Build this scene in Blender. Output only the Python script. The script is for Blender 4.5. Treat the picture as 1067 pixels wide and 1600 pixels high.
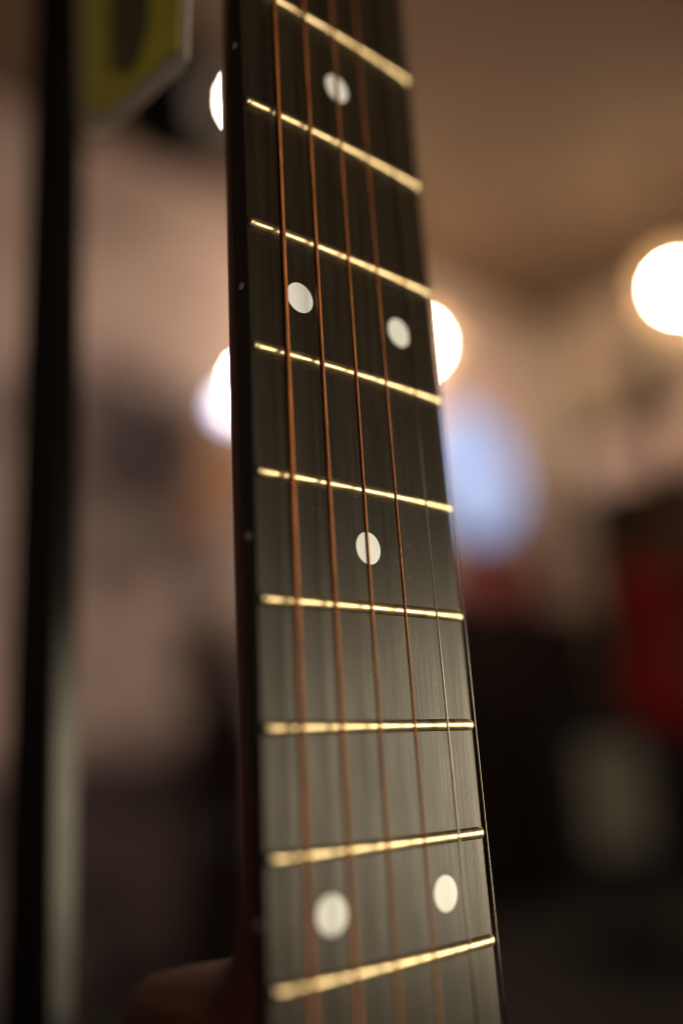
import bpy, bmesh, math, random
from mathutils import Vector, Matrix
random.seed(7)
for o in list(bpy.data.objects): bpy.data.objects.remove(o)
S = bpy.context.scene
COL = S.collection

# ------------------------------------------------------------------ camera
# guitar space (mm): x across the board, y up the neck from the nut, z out of the board
NUT = 0.860                                     # height of the nut above the floor (m)
def W(x, y, z): return Vector((x / 1000, -z / 1000, NUT + y / 1000))
FPX = 1500.0                                    # focal length in pixels of the 1067 x 1600 photograph
CAM = W(-123.4, -292.3, 128.2)
FW = Vector((0.6507, 0.7123, 0.2631)).normalized()
UP = Vector((-0.1312, -0.2358, 0.9629)); UP = (UP - FW * UP.dot(FW)).normalized()
RT = FW.cross(UP)
cd = bpy.data.cameras.new('camera'); cam = bpy.data.objects.new('camera', cd); COL.objects.link(cam)
m = Matrix((RT, UP, -FW)).transposed().to_4x4(); m.translation = CAM; cam.matrix_world = m
cd.sensor_fit = 'VERTICAL'; cd.sensor_height = 36.0; cd.lens = 36.0 * FPX / 1600.0
cd.clip_start = 0.01; cd.clip_end = 60
cd.dof.use_dof = True; cd.dof.focus_distance = 0.1845; cd.dof.aperture_fstop = cd.lens / 14.8
S.camera = cam
def at(px, py, d):                              # place in the room seen at a pixel, d metres deep
    return CAM + (FW + RT * ((px - 533.5) / FPX) - UP * ((py - 800) / FPX)) * d
def hit(px, py, axis, v):                       # where that line of sight meets the plane axis = v
    r = FW + RT * ((px - 533.5) / FPX) - UP * ((py - 800) / FPX)
    return CAM + r * ((v - CAM[axis]) / r[axis])

# ------------------------------------------------------------------ world, lamps, exposure
wd = bpy.data.worlds.new('World'); S.world = wd; wd.use_nodes = True
bg = wd.node_tree.nodes['Background']; bg.inputs[0].default_value = (1.0, 0.80, 0.62, 1); bg.inputs[1].default_value = 0.012
def area(name, loc, tgt, sx, sy, power, col):
    l = bpy.data.lights.new(name, 'AREA'); l.shape = 'RECTANGLE'; l.size = sx; l.size_y = sy; l.energy = power; l.color = col
    o = bpy.data.objects.new(name, l); COL.objects.link(o); o.location = loc
    az = (Vector(loc) - Vector(tgt)).normalized(); ax_ = Vector((0, 0, 1)).cross(az).normalized()
    o.rotation_euler = Matrix((ax_, az.cross(ax_), az)).transposed().to_euler(); return o   # size runs level, size_y upright
mid = W(0, -270, 0)
area('counter_light', W(760, -312, 600), mid, 1.7, 0.36, 18.0, (1.0, 0.84, 0.56))  # unseen strip lamp added to give the fretboard its sheen
area('room_light', Vector((-0.75, -1.75, 0.95)), mid, 1.2, 0.7, 12.5, (1.0, 0.88, 0.74))  # unseen fill lamp added on the camera side for tag, neck and dots
S.view_settings.view_transform = 'Standard'; S.view_settings.look = 'None'
S.view_settings.exposure = 0.0; S.view_settings.gamma = 1.0
cy = S.cycles
cy.use_denoising = True; cy.denoiser = 'OPENIMAGEDENOISE'
cy.sample_clamp_indirect = 4.0; cy.caustics_reflective = False; cy.caustics_refractive = False
cy.max_bounces = 6; cy.diffuse_bounces = 3; cy.glossy_bounces = 4; cy.use_adaptive_sampling = False; cy.filter_width = 1.0

# ------------------------------------------------------------------ material helpers
def lin(r, g, b): return tuple(((c / 255) / 12.92 if c / 255 <= .04045 else ((c / 255 + .055) / 1.055) ** 2.4) for c in (r, g, b)) + (1,)
class NT:
    def __init__(s, name):
        s.m = bpy.data.materials.new(name); s.m.use_nodes = True; s.t = s.m.node_tree
        s.b = s.t.nodes['Principled BSDF']
    def n(s, typ, **kw):
        nd = s.t.nodes.new(typ)
        for k, v in kw.items():
            if k.startswith('i_'):
                k = k[2:]; nd.inputs[int(k) if k.isdigit() else k].default_value = v
            else: setattr(nd, k, v)
        return nd
    def l(s, a, b): s.t.links.new(a, b)
    def coord(s, scale=(1, 1, 1), rot=(0, 0, 0)):
        c = s.n('ShaderNodeTexCoord'); mp = s.n('ShaderNodeMapping'); mp.inputs['Scale'].default_value = scale; mp.inputs['Rotation'].default_value = rot
        s.l(c.outputs['Object'], mp.inputs['Vector']); return mp.outputs['Vector']
    def noise(s, vec, scale, detail=4, rough=.55):
        nd = s.n('ShaderNodeTexNoise'); nd.inputs['Scale'].default_value = scale; nd.inputs['Detail'].default_value = detail; nd.inputs['Roughness'].default_value = rough
        s.l(vec, nd.inputs['Vector']); return nd.outputs['Fac']
    def ramp(s, fac, stops):
        r = s.n('ShaderNodeValToRGB'); e = r.color_ramp.elements
        e[0].position, e[0].color = stops[0]; e[1].position, e[1].color = stops[-1]
        for p, c in stops[1:-1]:
            q = e.new(p); q.color = c
        s.l(fac, r.inputs['Fac']); return r.outputs['Color']
    def mapr(s, fac, a, b, c, d):
        r = s.n('ShaderNodeMapRange'); r.inputs[1].default_value = a; r.inputs[2].default_value = b; r.inputs[3].default_value = c; r.inputs[4].default_value = d
        s.l(fac, r.inputs[0]); return r.outputs[0]
    def bump(s, h, strength, dist):
        b = s.n('ShaderNodeBump'); b.inputs['Strength'].default_value = strength; b.inputs['Distance'].default_value = dist
        s.l(h, b.inputs['Height']); s.l(b.outputs['Normal'], s.b.inputs['Normal'])
def g(v): return (v, v, v, 1)
def simple(name, col, rough=.5, metal=0, scale=40, vary=.25, spec=.5, aniso=(1, 1, 1)):
    t = NT(name); f = t.noise(t.coord(aniso), scale)
    c0 = tuple(c * (1 - vary) for c in col[:3]) + (1,); c1 = tuple(min(1, c * (1 + vary)) for c in col[:3]) + (1,)
    t.l(t.ramp(f, [(.3, c0), (.7, c1)]), t.b.inputs['Base Color'])
    t.l(t.mapr(f, .3, .7, max(.02, rough - .06), rough + .06), t.b.inputs['Roughness'])
    t.b.inputs['Metallic'].default_value = metal; t.b.inputs['Specular IOR Level'].default_value = spec
    return t.m
def emit(name, col, strength):
    t = NT(name); t.b.inputs['Base Color'].default_value = (.8, .8, .8, 1)
    t.b.inputs['Emission Color'].default_value = col; t.b.inputs['Emission Strength'].default_value = strength; return t.m

M = {}
# ebony fretboard: fine pores along the grain, satin wear
t = NT('ebony'); v = t.coord((2200, 2200, 55)); v2 = t.coord((300, 300, 12)); v3 = t.coord((110, 110, 70))
pores = t.noise(v, 1.0, 3, .6); streak = t.noise(v2, 1.0, 4, .6); worn = t.noise(v3, 1.0, 3, .5)
t.l(t.ramp(streak, [(.3, (.010, .0072, .0045, 1)), (.7, (.021, .0150, .0090, 1))]), t.b.inputs['Base Color'])
ad = t.n('ShaderNodeMath', operation='ADD'); t.l(t.mapr(worn, .3, .7, .365, .435), ad.inputs[0]); t.l(t.mapr(pores, .35, .65, .05, -.03), ad.inputs[1])
t.l(ad.outputs[0], t.b.inputs['Roughness']); t.b.inputs['Specular IOR Level'].default_value = .30
t.b.inputs['Anisotropic'].default_value = .75  # polished along the grain: highlights spread across it
tn = t.n('ShaderNodeCombineXYZ'); tn.inputs[0].default_value = 1; t.l(tn.outputs[0], t.b.inputs['Tangent'])
t.bump(t.mapr(pores, .30, .62, 0, 1), .55, .00006); M['ebony'] = t.m
# mahogany neck
t = NT('mahogany'); v = t.coord((420, 420, 9)); f = t.noise(v, 1.0, 5, .6)
t.l(t.ramp(f, [(.3, (.080, .0145, .003, 1)), (.7, (.14, .031, .007, 1))]), t.b.inputs['Base Color'])
t.b.inputs['Roughness'].default_value = .42; t.b.inputs['Specular IOR Level'].default_value = .12; M['mahogany'] = t.m
M['brass'] = None
t = NT('fret_metal'); v = t.coord((500, 500, 500)); f = t.noise(v, 1.0, 3, .6); v2 = t.coord((180, 300, 300)); f2 = t.noise(v2, 1.0, 2, .5)
t.l(t.ramp(f2, [(.3, (.60, .47, .28, 1)), (.7, (.72, .59, .38, 1))]), t.b.inputs['Base Color']); t.b.inputs['Metallic'].default_value = 1
t.l(t.mapr(f, .3, .7, .28, .42), t.b.inputs['Roughness']); M['fret'] = t.m
t = NT('pearl_inlay'); f = t.noise(t.coord((90, 90, 90)), 1.0, 3)
t.l(t.ramp(f, [(.3, (.66, .68, .70, 1)), (.7, (.78, .82, .86, 1))]), t.b.inputs['Base Color']); t.b.inputs['Roughness'].default_value = .35; M['pearl'] = t.m
t = NT('bronze_wire'); f = t.noise(t.coord((300, 300, 120)), 1.0, 3)
t.l(t.ramp(f, [(.3, (.125, .044, .015, 1)), (.7, (.225, .084, .031, 1))]), t.b.inputs['Base Color']); t.b.inputs['Metallic'].default_value = 1; t.b.inputs['Roughness'].default_value = .24; M['bronze'] = t.m
M['steel'] = simple('plain_steel', (.10, .09, .075), .12, 1, 400, .1)
M['bone'] = simple('bone', (.72, .66, .54), .4, 0, 90, .08)
M['spruce'] = simple('spruce_top', (.56, .36, .17), .3, 0, 1, .15, .5, (260, 260, 4))
M['rosewood'] = simple('body_wood', (.10, .035, .014), .25, 0, 1, .35, .5, (60, 60, 3))
M['black'] = simple('black_lacquer', (.012, .011, .010), .3, 0, 60, .2)
M['dark_rail'] = simple('rail_metal', (.25, .22, .2), .4, 1, 60, .1)
M['sidedot'] = simple('side_dot_plastic', (.30, .29, .26), .45, 0, 300, .1)
M['dust'] = simple('dust', (.60, .56, .50), .9, 0, 900, .1)

# ------------------------------------------------------------------ object helpers
def tag(o, label=None, cat=None, group=None, kind=None):
    for k, v in (('label', label), ('category', cat), ('group', group), ('kind', kind)):
        if v: o[k] = v
    return o
def empty(name, loc=(0, 0, 0), **kw):
    o = bpy.data.objects.new(name, None); COL.objects.link(o); o.location = loc; o.empty_display_size = .05; return tag(o, **kw)
def mesh(name, verts, faces, mat, parent=None, smooth=False, loc=None, **kw):
    me = bpy.data.meshes.new(name); me.from_pydata([tuple(v) for v in verts], [], faces); me.update()
    b = bmesh.new(); b.from_mesh(me); bmesh.ops.recalc_face_normals(b, faces=b.faces); b.to_mesh(me); b.free()
    if smooth:
        for p in me.polygons: p.use_smooth = True
    if mat: me.materials.append(mat)
    o = bpy.data.objects.new(name, me); COL.objects.link(o); o.parent = parent
    if loc is not None: o.location = loc
    return tag(o, **kw)
def fromb(name, b, mat, parent=None, smooth=False, loc=None, **kw):
    me = bpy.data.meshes.new(name); bmesh.ops.recalc_face_normals(b, faces=b.faces); b.to_mesh(me); b.free()
    if smooth:
        for p in me.polygons: p.use_smooth = True
    if mat: me.materials.append(mat)
    o = bpy.data.objects.new(name, me); COL.objects.link(o); o.parent = parent
    if loc is not None: o.location = loc
    return tag(o, **kw)
def loft(rings, closed=True, caps=True):
    n = len(rings[0]); vs = [p for r in rings for p in r]; fs = []
    for i in range(len(rings) - 1):
        for j in range(n if closed else n - 1):
            k = (j + 1) % n; fs.append((i * n + j, i * n + k, (i + 1) * n + k, (i + 1) * n + j))
    if caps and closed:
        fs.append(tuple(range(n))[::-1]); fs.append(tuple((len(rings) - 1) * n + j for j in range(n)))
    return vs, fs
def box(b, lo, hi, bev=0):
    r = bmesh.ops.create_cube(b, size=1); c = (Vector(lo) + Vector(hi)) / 2; d = Vector(hi) - Vector(lo)
    for v in r['verts']: v.co = Vector((v.co.x * d.x, v.co.y * d.y, v.co.z * d.z)) + c
    if bev:
        es = set(e for v in r['verts'] for e in v.link_edges); bmesh.ops.bevel(b, geom=list(es), offset=bev, segments=2, affect='EDGES')
def boxo(name, lo, hi, mat, parent=None, bev=0, **kw):
    b = bmesh.new(); box(b, lo, hi, bev); return fromb(name, b, mat, parent, **kw)
def rod(p, q, r0, r1=None, n=12):
    p, q = Vector(p), Vector(q); r1 = r0 if r1 is None else r1; d = (q - p).normalized()
    a = d.orthogonal().normalized(); c = d.cross(a)
    return loft([[x + (a * math.cos(2 * math.pi * k / n) + c * math.sin(2 * math.pi * k / n)) * r for k in range(n)] for x, r in ((p, r0), (q, r1))])
def lathe(p, axis, prof, n=32):                 # prof: (distance along the axis, radius)
    d = Vector(axis).normalized(); a = d.orthogonal().normalized(); c = d.cross(a); p = Vector(p)
    return loft([[p + d * s + (a * math.cos(2 * math.pi * k / n) + c * math.sin(2 * math.pi * k / n)) * max(r, 1e-5) for k in range(n)] for s, r in prof])

# ------------------------------------------------------------------ the room
def wallmat():
    t = NT('stained_plaster'); v = t.coord()
    big = t.noise(v, 1.6, 4, .6); mid_ = t.noise(v, 5.5, 5, .6)
    col = t.ramp(big, [(.32, (.58, .42, .385, 1)), (.68, (.76, .585, .555, 1))])
    sep = t.n('ShaderNodeSeparateXYZ'); t.l(v, sep.inputs[0])
    wob = t.mapr(t.noise(v, 3.0, 4, .6), .2, .8, -.22, .22)
    # old stains and broader tone patches on the plaster: (pixel, size in metres, colour, strength)
    for (px, py, rx, rz, c, k) in WALL_PATCHES:
        p = hit(px, py, 1, WALL_Y)
        def m_(op, a, bb):
            nd = t.n('ShaderNodeMath', operation=op)
            for i, q in enumerate((a, bb)):
                if isinstance(q, (int, float)): nd.inputs[i].default_value = q
                else: t.l(q, nd.inputs[i])
            return nd.outputs[0]
        dx = m_('DIVIDE', m_('ADD', m_('SUBTRACT', sep.outputs[0], p.x), wob), rx); dz = m_('DIVIDE', m_('ADD', m_('SUBTRACT', sep.outputs[2], p.z), wob), rz)
        d = m_('SQRT', m_('ADD', m_('MULTIPLY', dx, dx), m_('MULTIPLY', dz, dz)), 0)
        f = t.mapr(d, .55, 1.15, k, 0)
        mx = t.n('ShaderNodeMix', data_type='RGBA'); t.l(f, mx.inputs[0]); t.l(col, mx.inputs[6]); mx.inputs[7].default_value = c; col = mx.outputs[2]
    t.l(col, t.b.inputs['Base Color']); t.b.inputs['Roughness'].default_value = .85
    t.bump(mid_, .3, .01); return t.m
WALL_Y = 3.0; WALL_X = 4.5; CEIL = 3.15
DK = (.045, .03, .036, 1); MD = (.19, .135, .135, 1)
WALL_PATCHES = [(830, 430, 1.3, .75, (.56, .43, .32, 1), .75), (215, 735, .85, .52, MD, .95), (150, 620, .2, .14, MD, .6), (170, 800, .12, .2, DK, .55), (210, 1060, .9, .3, (.40, .30, .29, 1), .6), (215, 650, .30, .17, DK, .9), (265, 780, .20, .42, DK, .95), (150, 720, .12, .20, DK, .6),  # the first is a wide tan tone, browner towards the ceiling
          (225, 900, .24, .07, DK, .6), (335, 745, .14, .24, (.36, .17, .07, 1), .9), (10, 900, .22, .40, MD, .6), (335, 1060, .22, .46, (.03, .016, .016, 1), .97),
          (300, 900, .14, .14, DK, .8), (185, 840, .14, .12, (.42, .33, .32, 1), .7), (230, 560, .3, .06, DK, .5), (300, 465, .14, .06, MD, .6), (180, 330, .18, .09, MD, .45), (20, 620, .08, .2, DK, .6),
          (190, 1180, 1.0, .06, DK, .6), (135, 1040, .08, .14, MD, .6)]  # the first is a darker strip along the bottom of the wall
M['wall'] = wallmat()
M['paint'] = simple('painted_wall', (.46, .35, .26), .8, 0, 2.2, .2)
M['ceiling'] = simple('ceiling_paint', (.112, .070, .043), .85, 0, .9, .3)
M['carpet'] = simple('carpet', (.010, .007, .006), .95, 0, 30, .4)
def slab(name, lo, hi, mat): return boxo(name, lo, hi, mat, kind='structure')
slab('floor', (-2.5, -3.0, -.1), (4.6, 3.1, 0), M['carpet'])
slab('ceiling', (-2.5, -3.0, CEIL), (4.6, 3.1, CEIL + .1), M['ceiling'])
slab('wall_back', (-2.5, WALL_Y, .001), (4.5, WALL_Y + .1, CEIL - .001), M['wall'])
slab('wall_right', (WALL_X, -3.0, .001), (WALL_X + .1, 2.999, CEIL - .001), M['paint'])

# ------------------------------------------------------------------ the guitar
SC = 648.0
def fu(n): return SC * (1 - 2 ** (-n / 12))
U12 = fu(12); RAD = 400.0
def hw(u): return .5 * (47 + 6 * u / U12)
def crown(x): return -x * x / (2 * RAD)
BT = 4.9                                        # fretboard thickness
BODY_U = 361.0
G_LABEL = 'acoustic guitar neck with black fretboard, brass frets and white position dots'
gtr = empty('acoustic_guitar', (0, 0, 0), label=G_LABEL, cat='guitar')

# fretboard
NX = 24; rings = []
for u in [0.0] + [fu(n) for n in range(1, 21)] + [fu(20) + 6]:
    w = hw(u); r = []
    for k in range(NX + 1):
        x = -w + 2 * w * k / NX; e = .45 if k in (0, NX) else 0
        r.append(W(x, -u, crown(x) - e * .5))
    r = [W(-w, -u, -BT)] + [W(-w, -u, crown(w) - .6), W(-w + .18, -u, crown(w) - .16)] + r[1:-1] + [W(w - .18, -u, crown(w) - .16), W(w, -u, crown(w) - .6), W(w, -u, -BT)]
    rings.append(r)
vs, fs = loft(rings); fb = mesh('fretboard', vs, fs, M['ebony'], gtr)
for n in range(1, 21):                          # fret wires with bevelled ends
    u = fu(n); w = hw(u) - .35; rg = []
    xs = [-w, -w + .35, -w + .8, -w + 1.5] + [-w + 1.5 + (2 * w - 3) * k / 18 for k in range(1, 18)] + [w - 1.5, w - .8, w - .35, w]
    for x in xs:
        d = min(x + w, w - x); hh = 1.02 * min(1, .45 + .55 * min(1, d / .8) ** .7); ww = 1.14 * min(1, .75 + .25 * min(1, d / .5) ** .5)
        rg.append([W(x, -u + ww * math.cos(a), crown(x) + (hh * math.sin(a) if 0 < a < math.pi - .001 else -.12)) for a in [math.pi * k / 12 for k in range(13)]])
    vs, fs = loft(rg); mesh('fret', vs, fs, M['fret'], gtr, smooth=True)
def dot(u, x, r, parent=gtr):
    cen = W(x, -u, crown(x)); a = math.atan2(x, RAD); nx = Vector((math.sin(a), -math.cos(a), 0)); ax = Vector((math.cos(a), math.sin(a), 0)); up = Vector((0, 0, 1))
    rg = []
    for h, q in ((-.3, r), (.045, r), (.06, r - .12)):
        rg.append([cen + nx * (h / 1000) + (ax * math.cos(2 * math.pi * k / 40) + up * math.sin(2 * math.pi * k / 40)) * (q / 1000) for k in range(40)])
    vs, fs = loft(rg); mesh('position_dot', vs, fs, M['pearl'], parent)
def du(n): return (fu(n) + fu(n - 1)) / 2
for n, xs in ((3, (0,)), (5, (0,)), (7, (-13.5, 13.5)), (9, (0,)), (12, (-13.7, 13.7)), (15, (0,)), (17, (0,)), (19, (0,))):
    for x in xs: dot(du(n), x, 3.17)
for n in (3, 5, 7, 9, 12, 15):                  # small dots let into the side of the board
    u = du(n); w = hw(u); cen = W(-w, -u, -3.0); rg = []
    for h in (-.2, .05): rg.append([cen + Vector((-h / 1000, math.cos(2 * math.pi * k / 20) * .0007, math.sin(2 * math.pi * k / 20) * .0007)) for k in range(20)])
    vs, fs = loft(rg); mesh('side_dot', vs, fs, M['sidedot'], gtr)

# neck with heel: D section lofted along the string length
def interp(tab, u):
    for (a, p), (b, q) in zip(tab, tab[1:]):
        if u <= b: s = (u - a) / (b - a); return p + (q - p) * s
    return tab[-1][1]
depth = [(0, 18.5), (300, 23), (312, 24), (318, 27), (322, 31), (325, 38), (327.5, 49), (330, 64), (333, 78), (337, 86), (347, 91), (BODY_U, 94)]
pw = [(0, 1.35), (306, 1.25), (330, .95), (BODY_U, 1.0)]
us = [0, 30, 60, 100, 140, 180, 220, 260, 290, 300, 308, 312, 315, 318, 320, 322, 323.5, 325, 326.2, 327.5, 328.7, 330, 331.5, 333, 335, 337, 342, 347, 353, BODY_U]
rings = []
for u in us:
    w = hw(u) - .45; D = interp(depth, u); p = interp(pw, u); r = []
    for k in range(33):
        a = math.pi * k / 32; c, s = math.cos(a), math.sin(a)
        x = -math.copysign(abs(c) ** p, c); z = s ** 1.0
        deep = max(0, min(1, (D - 24) / 40)); x *= (1 - .42 * deep * z)
        r.append(W(x * w, -u, -BT - .02 - 1.4 * min(1, 1 - abs(c)) * 0 - (D - BT) * z))
    r = [W(-w, -u, -BT - .02)] + r + [W(w, -u, -BT - .02)]
    rings.append(r)
vs, fs = loft(rings); mesh('neck', vs, fs, M['mahogany'], gtr, smooth=True)
boxo('nut', W(-23.3, .1, -4), W(23.3, 5, 2.1), M['bone'], gtr, .0004)
# headstock, leaning back behind the nut
def hs(x, y, z): # local headstock to guitar space
    a = math.radians(13); return W(x, 5 + y * math.cos(a) + z * math.sin(a), -3 - y * math.sin(a) + z * math.cos(a))
out = [(-23, 0), (-29, 20), (-34, 40), (-37, 175), (-30, 185), (0, 180), (30, 185), (37, 175), (34, 40), (29, 20), (23, 0)]
vs, fs = loft([[hs(x, y, z) for x, y in out] for z in (-15, 0)]); hd = mesh('headstock', vs, fs, M['mahogany'], gtr)
vs, fs = loft([[hs(x * .99, y * .99 + .5, z) for x, y in out] for z in (.05, 1.2)]); mesh('head_veneer', vs, fs, M['black'], hd)
posts = []
for s in (-1, 1):
    for k in range(3):
        y = 62 + 42 * k; x = s * 24
        vs, fs = rod(hs(x, y, 1.3), hs(x, y, 13), .003); pg = mesh('tuning_post', vs, fs, M['steel'], gtr)
        vs, fs = lathe(hs(s * 37, y, -8), (s, 0, 0), [(0, .002), (.008, .002), (.009, .006), (.013, .009), (.022, .008), (.024, .003)], 16); mesh('tuning_key', vs, fs, M['steel'], gtr)
        posts.append((x, y))

# strings: nut and 12th-fret positions across the board, diameter, wound?
STR = [(-15.4, -20.95, 1.35, .50), (-8.5, -12.05, 1.07, .44), (-.9, -3.05, .81, .36), (5.15, 6.35, .61, .22), (12.0, 15.85, .41, 0), (21.6, 24.15, .30, 0)]
def sline(i, u):
    a, b, d, p = STR[i]; x = a + (b - a) * u / U12; h = 1.4 + 1.35 * u / U12
    return x, crown(x) + h
for i, (a, b, d, pitch) in enumerate(STR):
    rg = []; lo, hi = 100.0, 352.0; k = 14 if pitch else 12
    ul = [-2.0, 30.0, 60.0]
    if pitch:
        st = pitch / 4; ul += [lo + st * q for q in range(int((hi - lo) / st))]
    else: ul += [100.0, 200.0, 300.0, 350.0]
    ul += [400.0, 500.0, 640.0]
    for u in ul:
        x, z = sline(i, u); r = []
        for j in range(k):
            th = 2 * math.pi * j / k; rad = d / 2
            if pitch: rad -= .36 * pitch * (1 - abs(math.sin(math.pi * (u / pitch + j / k)))) ** 1.0 if lo <= u <= hi else .1 * pitch
            r.append(W(x + rad * math.cos(th), -u, z + rad * math.sin(th)))
        rg.append(r)
    vs, fs = loft(rg); s = mesh('string', vs, fs, M['bronze' if pitch else 'steel'], gtr, smooth=True)
    px, py = [posts[2 - q] if False else posts[q] for q in (0, 1, 2)][i] if i < 3 else posts[3 + (5 - i)]
    x, z = sline(i, -2); vs, fs = rod(W(x, 2, z), hs(px, py, 7), d / 2000); mesh('string_end', vs, fs, M['bronze' if pitch else 'steel'], s)

# body
prof = [(0, 30), (4, 70), (16, 108), (40, 134), (80, 146), (125, 139), (170, 124), (205, 119), (245, 128), (300, 165), (350, 190), (395, 199), (435, 192), (465, 168), (485, 125), (494, 70), (497, 25)]
half = []
for (a, p), (b, q) in zip(prof, prof[1:]):
    for k in range(4): half.append((a + (b - a) * k / 4, p + (q - p) * k / 4))
half.append(prof[-1]); ol = [(-w, v) for v, w in half] + [(w, v) for v, w in reversed(half)]
def ring(z, s=1.0): return [W(x * s, -BODY_U - .3 - v, z) for x, v in ol]
vs, fs = loft([ring(-8.6), ring(-104)]); body = mesh('body', vs, fs, M['rosewood'], gtr)
vs, fs = loft([ring(-8.5), ring(-5.75)]); top = mesh('soundboard', vs, fs, M['spruce'], body)
vs, fs = lathe(W(0, -498, -5.7), (0, -1, 0), [(0, .050), (.0004, .050)], 48); mesh('soundhole', vs, fs, M['black'], top)  # flat black disc painting the dark of the opening
br = boxo('bridge', W(-80, -668, -5.7), W(80, -638, 3.5), M['ebony'], gtr, .002)
boxo('saddle', W(-37, -649, 3.6), W(37, -646, 5.2), M['bone'], br)

# dust on the fretboard (uncountable specks)
vs, fs = [], []
def speck(x, u, r):
    n0 = len(vs); z = crown(x) + .02; k = random.randint(4, 6); ph = random.random() * 6
    for j in range(k):
        a = ph + 2 * math.pi * j / k; rr = r * random.uniform(.5, 1.2); vs.append(W(x + rr * math.cos(a), -u + rr * math.sin(a), z))
    vs.append(W(x, -u, z + r * .8))
    for j in range(k): fs.append((n0 + j, n0 + (j + 1) % k, n0 + k))
for _ in range(260):
    u = random.uniform(130, 335); speck(random.uniform(-.93, .93) * hw(u), u, random.uniform(.03, .10))
for cx, cu, sx, su, n in ((9, 268, 1.6, 9, 45), (18, 300, 1.2, 10, 30), (-12, 210, 2, 6, 14), (-17, 182, 2, 5, 8), (-3, 246, 1, 3, 6), (-8, 222, 1.5, 8, 12)):
    for _ in range(n): speck(random.gauss(cx, sx), random.gauss(cu, su), random.uniform(.03, .11))
mesh('dust', vs, fs, M['dust'], fb, kind='stuff')

# ------------------------------------------------------------------ hang tag beside the neck
M['tagrim'] = simple('tag_card', (.86, .72, .62), .6, 0, 300, .08)
M['tagface'] = simple('tag_yellow', (.78, .68, .05), .5, 0, 120, .15)
M['tagprint'] = simple('tag_print', (.12, .11, .03), .5, 0, 120, .1)
A, B, C_ = at(290, 88, .216), at(150, 198, .28), at(298, -140, .214)
nrm = (B - A).cross(C_ - A).normalized()
if nrm.dot(CAM - A) < 0: nrm = -nrm
ez = (Vector((0, 0, 1)) - nrm * nrm.z).normalized(); ex = ez.cross(nrm)
def onplane(px, py):
    r = FW + RT * ((px - 533.5) / FPX) - UP * ((py - 800) / FPX); tt = (A - CAM).dot(nrm) / r.dot(nrm); return CAM + r * tt
def plate(pts, lo, hi): return loft([[p + nrm * h for p in pts] for h in (lo, hi)])
def inset(pts, d):
    n = len(pts); res = []; cen = sum(pts, Vector()) / n
    for i in range(n):
        p, a, b = pts[i], pts[i - 1], pts[(i + 1) % n]
        e1 = (p - a).normalized(); e2 = (b - p).normalized(); n1 = nrm.cross(e1); n2 = nrm.cross(e2)
        if n1.dot(cen - p) < 0: n1, n2 = -n1, -n2
        bis = (n1 + n2).normalized(); res.append(p + bis * (d / max(.4, bis.dot(n1))))
    return res
outer = [onplane(*q) for q in ((299, -150), (291, 92), (280, 111), (168, 205), (142, 208), (126, 180), (122, -150), (150, -200), (280, -200))]
base = sum(outer, Vector()) / len(outer)
tg = empty('hang_tag', base, label='yellow hang tag with beige rim dangling beside the guitar neck', cat='tag')
def loc(p): return [(Vector(v) - base) for v in p]
vs, fs = plate(outer, -.0006, 0); mesh('card', loc(vs), fs, M['tagrim'], tg)
vs, fs = plate(inset(outer, .0050), .00005, .0003); face = mesh('printed_face', loc(vs), fs, M['tagface'], tg)
pr_ = [onplane(*q) for q in ((205, -60), (238, -40), (236, 30), (222, 92), (200, 118), (176, 108), (172, 20), (184, -50))]
vs, fs = plate(pr_, .00035, .0005); mesh('print_mark', loc(vs), fs, M['tagprint'], face)
top_ = onplane(205, -190); vs, fs = rod(top_ + nrm * .001, hs(-40, 62, -8), .0004, n=8); mesh('thread', loc(vs), fs, M['bone'], tg)

# ------------------------------------------------------------------ black upright post at the left
M['post'] = simple('black_enamel', (.004, .0035, .003), .20, 0, 30, .2, .24)
p0 = at(106, 800, .30); hwid = .0165
b = bmesh.new(); box(b, (-.0043, -.0, 0), (.0043, .031, 1.6), .0012)
post = empty('display_post', (p0.x, p0.y, 0), label='black square metal upright left of the guitar neck', cat='post'); post.rotation_euler.z = math.radians(-2)
fromb('upright', b, simple('powder_coat', (.004, .0035, .003), .6, 0, 200, .2, .08), post)
boxo('front_strip', (-.0036, -.0016, .02), (.0036, -.0002, 1.58), M['post'], post, .0004)
boxo('foot_plate', (-.06, -.05, .0), (.06, .10, .008), M['post'], post)

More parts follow.
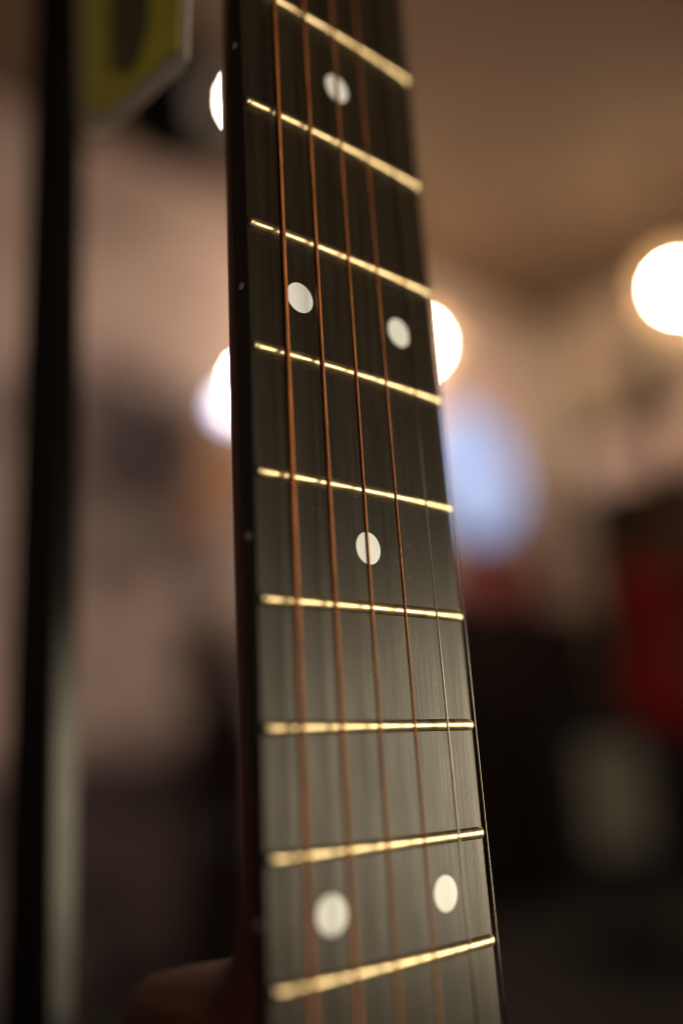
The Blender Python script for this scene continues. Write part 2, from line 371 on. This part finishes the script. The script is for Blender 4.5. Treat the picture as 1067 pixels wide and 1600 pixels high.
# ------------------------------------------------------------------ lamps
t = NT('hazy_glass'); tr = t.n('ShaderNodeBsdfTransparent'); tl = t.n('ShaderNodeBsdfTranslucent'); tl.inputs[0].default_value = (.9, .62, .36, 1)  # faint haze material that imitates lamp glow
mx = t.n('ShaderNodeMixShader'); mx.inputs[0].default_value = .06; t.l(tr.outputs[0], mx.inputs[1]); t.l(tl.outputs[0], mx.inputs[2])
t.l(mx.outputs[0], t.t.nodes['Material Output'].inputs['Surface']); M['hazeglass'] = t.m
WARM = (1.0, .82, .64, 1)
def globe(name, p, r, mat, label, mount, cat='lamp', group=None, halo=0):
    e = empty(name, p, label=label, cat=cat, group=group)
    prof = [(-r * math.cos(math.pi * k / 16), r * math.sin(math.pi * k / 16)) for k in range(17)]
    vs, fs = lathe((0, 0, 0), (0, 0, 1), prof, 28); mesh('globe', vs, fs, mat, e, True)
    d = Vector(mount); dn = d.normalized()
    if halo:
        pr2 = [(-halo * math.cos(math.pi * k / 24), halo * math.sin(math.pi * k / 24)) for k in range(23)]
        vs, fs = lathe((0, 0, 0), (0, 0, 1), pr2, 40); fs = fs[:-1]; mesh('glass_shade', vs, fs, M['hazeglass'], e, True)  # shell added around the bulb only to draw its halo
    vs, fs = lathe(dn * (r * .93), dn, [(0, r * .42), (r * .25, r * .45), (r * .5, r * .30)], 20); mesh('socket', vs, fs, M['post'], e)
    vs, fs = rod(dn * (r * 1.4), d, .009); mesh('stem', vs, fs, M['post'], e)
    vs, fs = lathe(d - dn * .02, dn, [(0, .05), (.018, .055)], 24); mesh('mount_plate', vs, fs, M['post'], e); return e
L3 = at(650, 537, 4.4); L4 = at(1060, 451, 4.2); L2 = at(401, 598, 3.25)
E1 = emit('lamp_glass_warm', WARM, 220); E2 = emit('lamp_glass_amber', (1, .77, .52, 1), 290)
globe('globe_lamp', L4, .050, E2, 'warm round globe lamp near the right edge of the picture', (0, 0, CEIL - L4.z - .001), group='warm globe lamps', halo=.15)
globe('globe_lamp', L3, .052, E2, 'warm round globe lamp just right of the neck, half hidden', (0, 0, CEIL - L3.z - .001), group='warm globe lamps', halo=.13)
globe('globe_lamp', L2, .037, E1, 'warm round globe lamp half hidden at the left of the neck', (0, WALL_Y - L2.y - .001, 0), group='warm globe lamps')
Lb = at(366, 634, 3.3)
globe('globe_lamp', Lb, .036, emit('lamp_glass_cool', (.62, .68, 1.0, 1), 7), 'dim bluish globe lamp just below the warm lamp left of the neck', (0, WALL_Y - Lb.y - .001, 0))
# black spotlight head at top left
P1 = at(401, 157, 2.75); P0 = at(278, 162, 2.85); ax = (P1 - P0).normalized()
sp = empty('spotlight', P0, label='black cylinder spotlight with a bright face, top left of the neck', cat='spotlight')
ln = (P1 - P0).length
vs, fs = lathe((0, 0, 0), ax, [(-.15, .07), (-.13, .14), (-.04, .185), (ln * .40, .19), (ln * .60, .15)], 32); mesh('housing', vs, fs, simple('matt_black', (.006, .004, .003), .8, 0, 60, .2, .1), sp, False)
vs, fs = lathe(ax * (ln * .60), ax, [(0, .018), (ln * .4 - .031, .016)], 20); mesh('socket', vs, fs, M['post'], sp)
vs, fs = lathe(ax * ln, ax, [(-.03, .02), (-.01, .033), (0.01, .033), (.022, .026), (.03, .008)], 28); mesh('bulb', vs, fs, emit('spot_bulb_glass', WARM, 190), sp, True)
vs, fs = rod((0, 0, .09), (0, 0, CEIL - P0.z - .001), .014); mesh('stem', vs, fs, M['post'], sp)
# large bluish lamp on the back wall
q = hit(738, 738, 1, WALL_Y - .09); R = .36
bl = empty('drum_lamp', q, label='large round bluish-white lamp on the wall right of the neck', cat='lamp')
t = NT('lamp_cool_diffuser'); gr = t.noise(t.coord((3, 3, 3)), 1.0, 2)
t.l(t.ramp(gr, [(.35, (.34, .52, 1.0, 1)), (.65, (.60, .66, .95, 1))]), t.b.inputs['Emission Color']); t.b.inputs['Base Color'].default_value = (.08, .09, .12, 1); t.b.inputs['Emission Strength'].default_value = .85
vs, fs = lathe((0, 0, 0), (0, -1, 0), [(-.0, R * .98), (.02, R * .97), (.05, R * .8), (.06, R * .4), (.062, .001)], 48); mesh('diffuser', vs, fs, t.m, bl, True)
vs, fs = lathe((0, .087, 0), (0, -1, 0), [(0, R), (.085, R), (.086, R * .985)], 48); mesh('rim', vs, fs, simple('lamp_rim', (.6, .58, .56), .4, 0, 20, .05), bl)

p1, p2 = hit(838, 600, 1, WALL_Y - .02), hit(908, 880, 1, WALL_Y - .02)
bn = empty('wall_banner', ((p1.x + p2.x) / 2, WALL_Y - .02, p2.z), label='pale narrow banner on the wall between bluish lamp and dark unit', cat='banner')  # made-up panel, its pale colour imitates lamplight on the wall
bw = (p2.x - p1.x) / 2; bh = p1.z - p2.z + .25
boxo('cloth', (-bw, .0, .02), (bw, .004, bh), simple('banner_cloth', (.88, .83, .78), .9, 0, 6, .04), bn)  # pale sheet carrying the lamp-lit tone
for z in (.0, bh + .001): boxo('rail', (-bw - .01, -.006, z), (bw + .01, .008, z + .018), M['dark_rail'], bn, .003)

# ------------------------------------------------------------------ furniture and instruments at the back
M['dark'] = simple('dark_wood', (.022, .014, .012), .6, 0, 6, .4, .3)
M['plum'] = simple('plum_cabinet', (.16, .115, .122), .7, 0, 5, .75, .3)
def cabinet(name, lo, hi, mat, label, doors, axis):
    cx, cyy = (lo[0] + hi[0]) / 2, (lo[1] + hi[1]) / 2
    e = empty(name, (cx, cyy, 0), label=label, cat='cabinet')
    L = lambda p: (p[0] - cx, p[1] - cyy, p[2])
    boxo('carcass', L(lo), L(hi), mat, e, .006)
    boxo('top_board', L((lo[0] - .015, lo[1] - .015, hi[2] + .001)), L((hi[0] + .0, hi[1], hi[2] + .03)), mat, e, .004)
    for k in range(doors):
        if axis == 'x':
            a = lo[0] + (hi[0] - lo[0]) * k / doors + .01; bb = lo[0] + (hi[0] - lo[0]) * (k + 1) / doors - .01
            dr = boxo('door', L((a, lo[1] - .022, .08)), L((bb, lo[1] - .001, hi[2] - .02)), mat, e, .003)
            vs, fs = lathe(L((bb - .05, lo[1] - .022, hi[2] * .6)), (0, -1, 0), [(0, .006), (.015, .006), (.018, .014), (.028, .012)], 12)
        else:
            a = lo[1] + (hi[1] - lo[1]) * k / doors + .01; bb = lo[1] + (hi[1] - lo[1]) * (k + 1) / doors - .01
            dr = boxo('door', L((lo[0] - .022, a, .08)), L((lo[0] - .001, bb, hi[2] - .02)), mat, e, .003)
            vs, fs = lathe(L((lo[0] - .022, bb - .05, hi[2] * .6)), (-1, 0, 0), [(0, .006), (.015, .006), (.018, .014), (.028, .012)], 12)
        mesh('knob', vs, fs, M['steel'], dr)
    return e
zl = hit(200, 1205, 1, 2.55).z
cabinet('low_cabinet', (-.6, 2.55, 0), (1.86, 2.99, zl), M['plum'], 'low dark plum cabinet along the stained wall, lower left', 4, 'x')
zt = hit(800, 955, 1, 2.55).z
cabinet('tall_cabinet', (2.35, 2.55, 0), (3.95, 2.99, zt), M['dark'], 'dark wooden cabinet under the bluish lamp', 3, 'x')
# dark shelf unit on the right wall with a pinkish header board
ya = hit(925, 900, 0, 4.05).y; zs = hit(1000, 640, 0, 4.05).z
un = empty('shelf_unit', (4.27, ya - .7, 0), label='dark display unit with pinkish brown header board at the right', cat='shelf')
boxo('back_panel', (.16, -.75, 0), (.22, .70, zs), simple('unit_back', (.07, .045, .026), .8, 0, 4, .4), un)
boxo('side_panel', (-.22, .67, 0), (.159, .70, zs), M['dark'], un); boxo('side_panel', (-.22, -.75, 0), (.159, -.72, zs), M['dark'], un)
boxo('top_board', (-.23, -.76, zs + .001), (.22, .71, zs + .03), M['dark'], un)
z1 = hit(1000, 745, 0, 4.05).z; z0_ = hit(1000, 668, 0, 4.05).z
boxo('header_board', (-.235, -.71, z1), (-.20, .66, z0_), simple('header_paint', (.44, .31, .27), .7, 0, 5, .25), un)
for z in (.35, .8): boxo('shelf', (-.215, -.719, z), (.159, .669, z + .025), M['dark'], un)

# red solid-body guitars hanging at the right
RED = simple('red_lacquer', (.40, .004, .001), .55, 0, 9, .3, .2)
def redguitar(p, rz, label, roll=0, s=1.0, mat=RED):
    e = empty('electric_guitar', p, label=label, cat='guitar', group='red electric guitars'); e.rotation_euler = (0, roll, rz); e.scale = (s, s, s)
    pf = [(-.20, .05), (-.195, .10), (-.17, .145), (-.12, .165), (-.06, .155), (0, .13), (.05, .118), (.10, .128), (.15, .142), (.20, .128), (.235, .085), (.20, .055), (.17, .035)]
    o2 = [(-w, z) for z, w in pf] + [(w, z) for z, w in reversed(pf)]
    vs, fs = loft([[(x, y, z) for x, z in o2] for y in (-.022, .022)]); bd = mesh('body', vs, fs, mat, e)
    boxo('neck', (-.024, -.034, .10), (.024, -.0225, .60), M['mahogany'], e, .003); boxo('headstock', (-.04, -.03, .601), (.04, -.014, .77), M['black'], e, .01)
    boxo('bridge', (-.04, -.034, -.09), (.04, -.0226, -.06), M['black'], e, .002)
    for z in (-.03, .07): boxo('pickup', (-.042, -.033, z), (.042, -.0246, z + .03), M['black'], e, .003)
    return e
pg_ = at(1072, 1000, 2.9)
e = redguitar(pg_, math.radians(-60), 'glossy red electric guitar at the right edge', .0, 1.25)
pd = at(760, 905, 4.35)

# dark red drum standing on the cabinet
dz = zt + .031; pdx = hit(775, 930, 1, 2.76)
dm = empty('drum', (pdx.x, 2.76, dz), label='dark red drum on the cabinet under the bluish lamp', cat='drum')
vs, fs = lathe((0, 0, .02), (0, 0, 1), [(0, .22), (.23, .22)], 40); mesh('shell', vs, fs, simple('drum_red', (.22, .045, .045), .4, 0, 8, .2), dm)
for z in (0, .251):
    vs, fs = lathe((0, 0, z), (0, 0, 1), [(0, .227), (.018, .227)], 40); mesh('hoop', vs, fs, M['steel'], dm)
# loudspeaker with grey grille, lower right
ps = at(962, 1245, 2.9); sw, sh = .085, .155
spk = empty('loudspeaker', (ps.x, ps.y, 0), label='black loudspeaker with grey grille cloth, lower right', cat='loudspeaker'); spk.rotation_euler.z = math.radians(-52)
boxo('cabinet', (-.17, -.0, ps.z - .26), (.17, .26, ps.z + .26), M['dark'], spk, .01)
boxo('grille', (-sw, -.02, ps.z - sh), (sw, -.001, ps.z + sh), simple('grille_cloth', (.55, .49, .37), .9, 0, 40, .15), spk, .004)
vs, fs = rod((0, .13, .02), (0, .13, ps.z - .261), .02); mesh('stand_pole', vs, fs, M['black'], spk)
vs, fs = lathe((0, .13, 0), (0, 0, 1), [(0, .2), (.02, .19)], 32); mesh('stand_base', vs, fs, M['black'], spk)
# dark instrument case behind the neck
pc = at(352, 1250, 2.3)
ic = empty('instrument_case', (pc.x, pc.y, 0), label='dark instrument case standing behind the neck, lower left', cat='case'); ic.rotation_euler.z = math.radians(-30)
cf = [(-.10, 0), (-.11, .25), (-.085, .45), (-.10, .62), (-.06, .75), (.06, .75), (.10, .62), (.085, .45), (.11, .25), (.10, 0)]
vs, fs = loft([[(x, y, z) for x, z in cf] for y in (-.06, .06)]); mesh('shell', vs, fs, simple('case_vinyl', (.012, .005, .005), .7, 0, 40, .3, .1), ic)
vs, fs = lathe((-.0, -.062, .45), (0, -1, 0), [(0, .02), (.006, .018)], 16); mesh('latch', vs, fs, M['black'], ic)
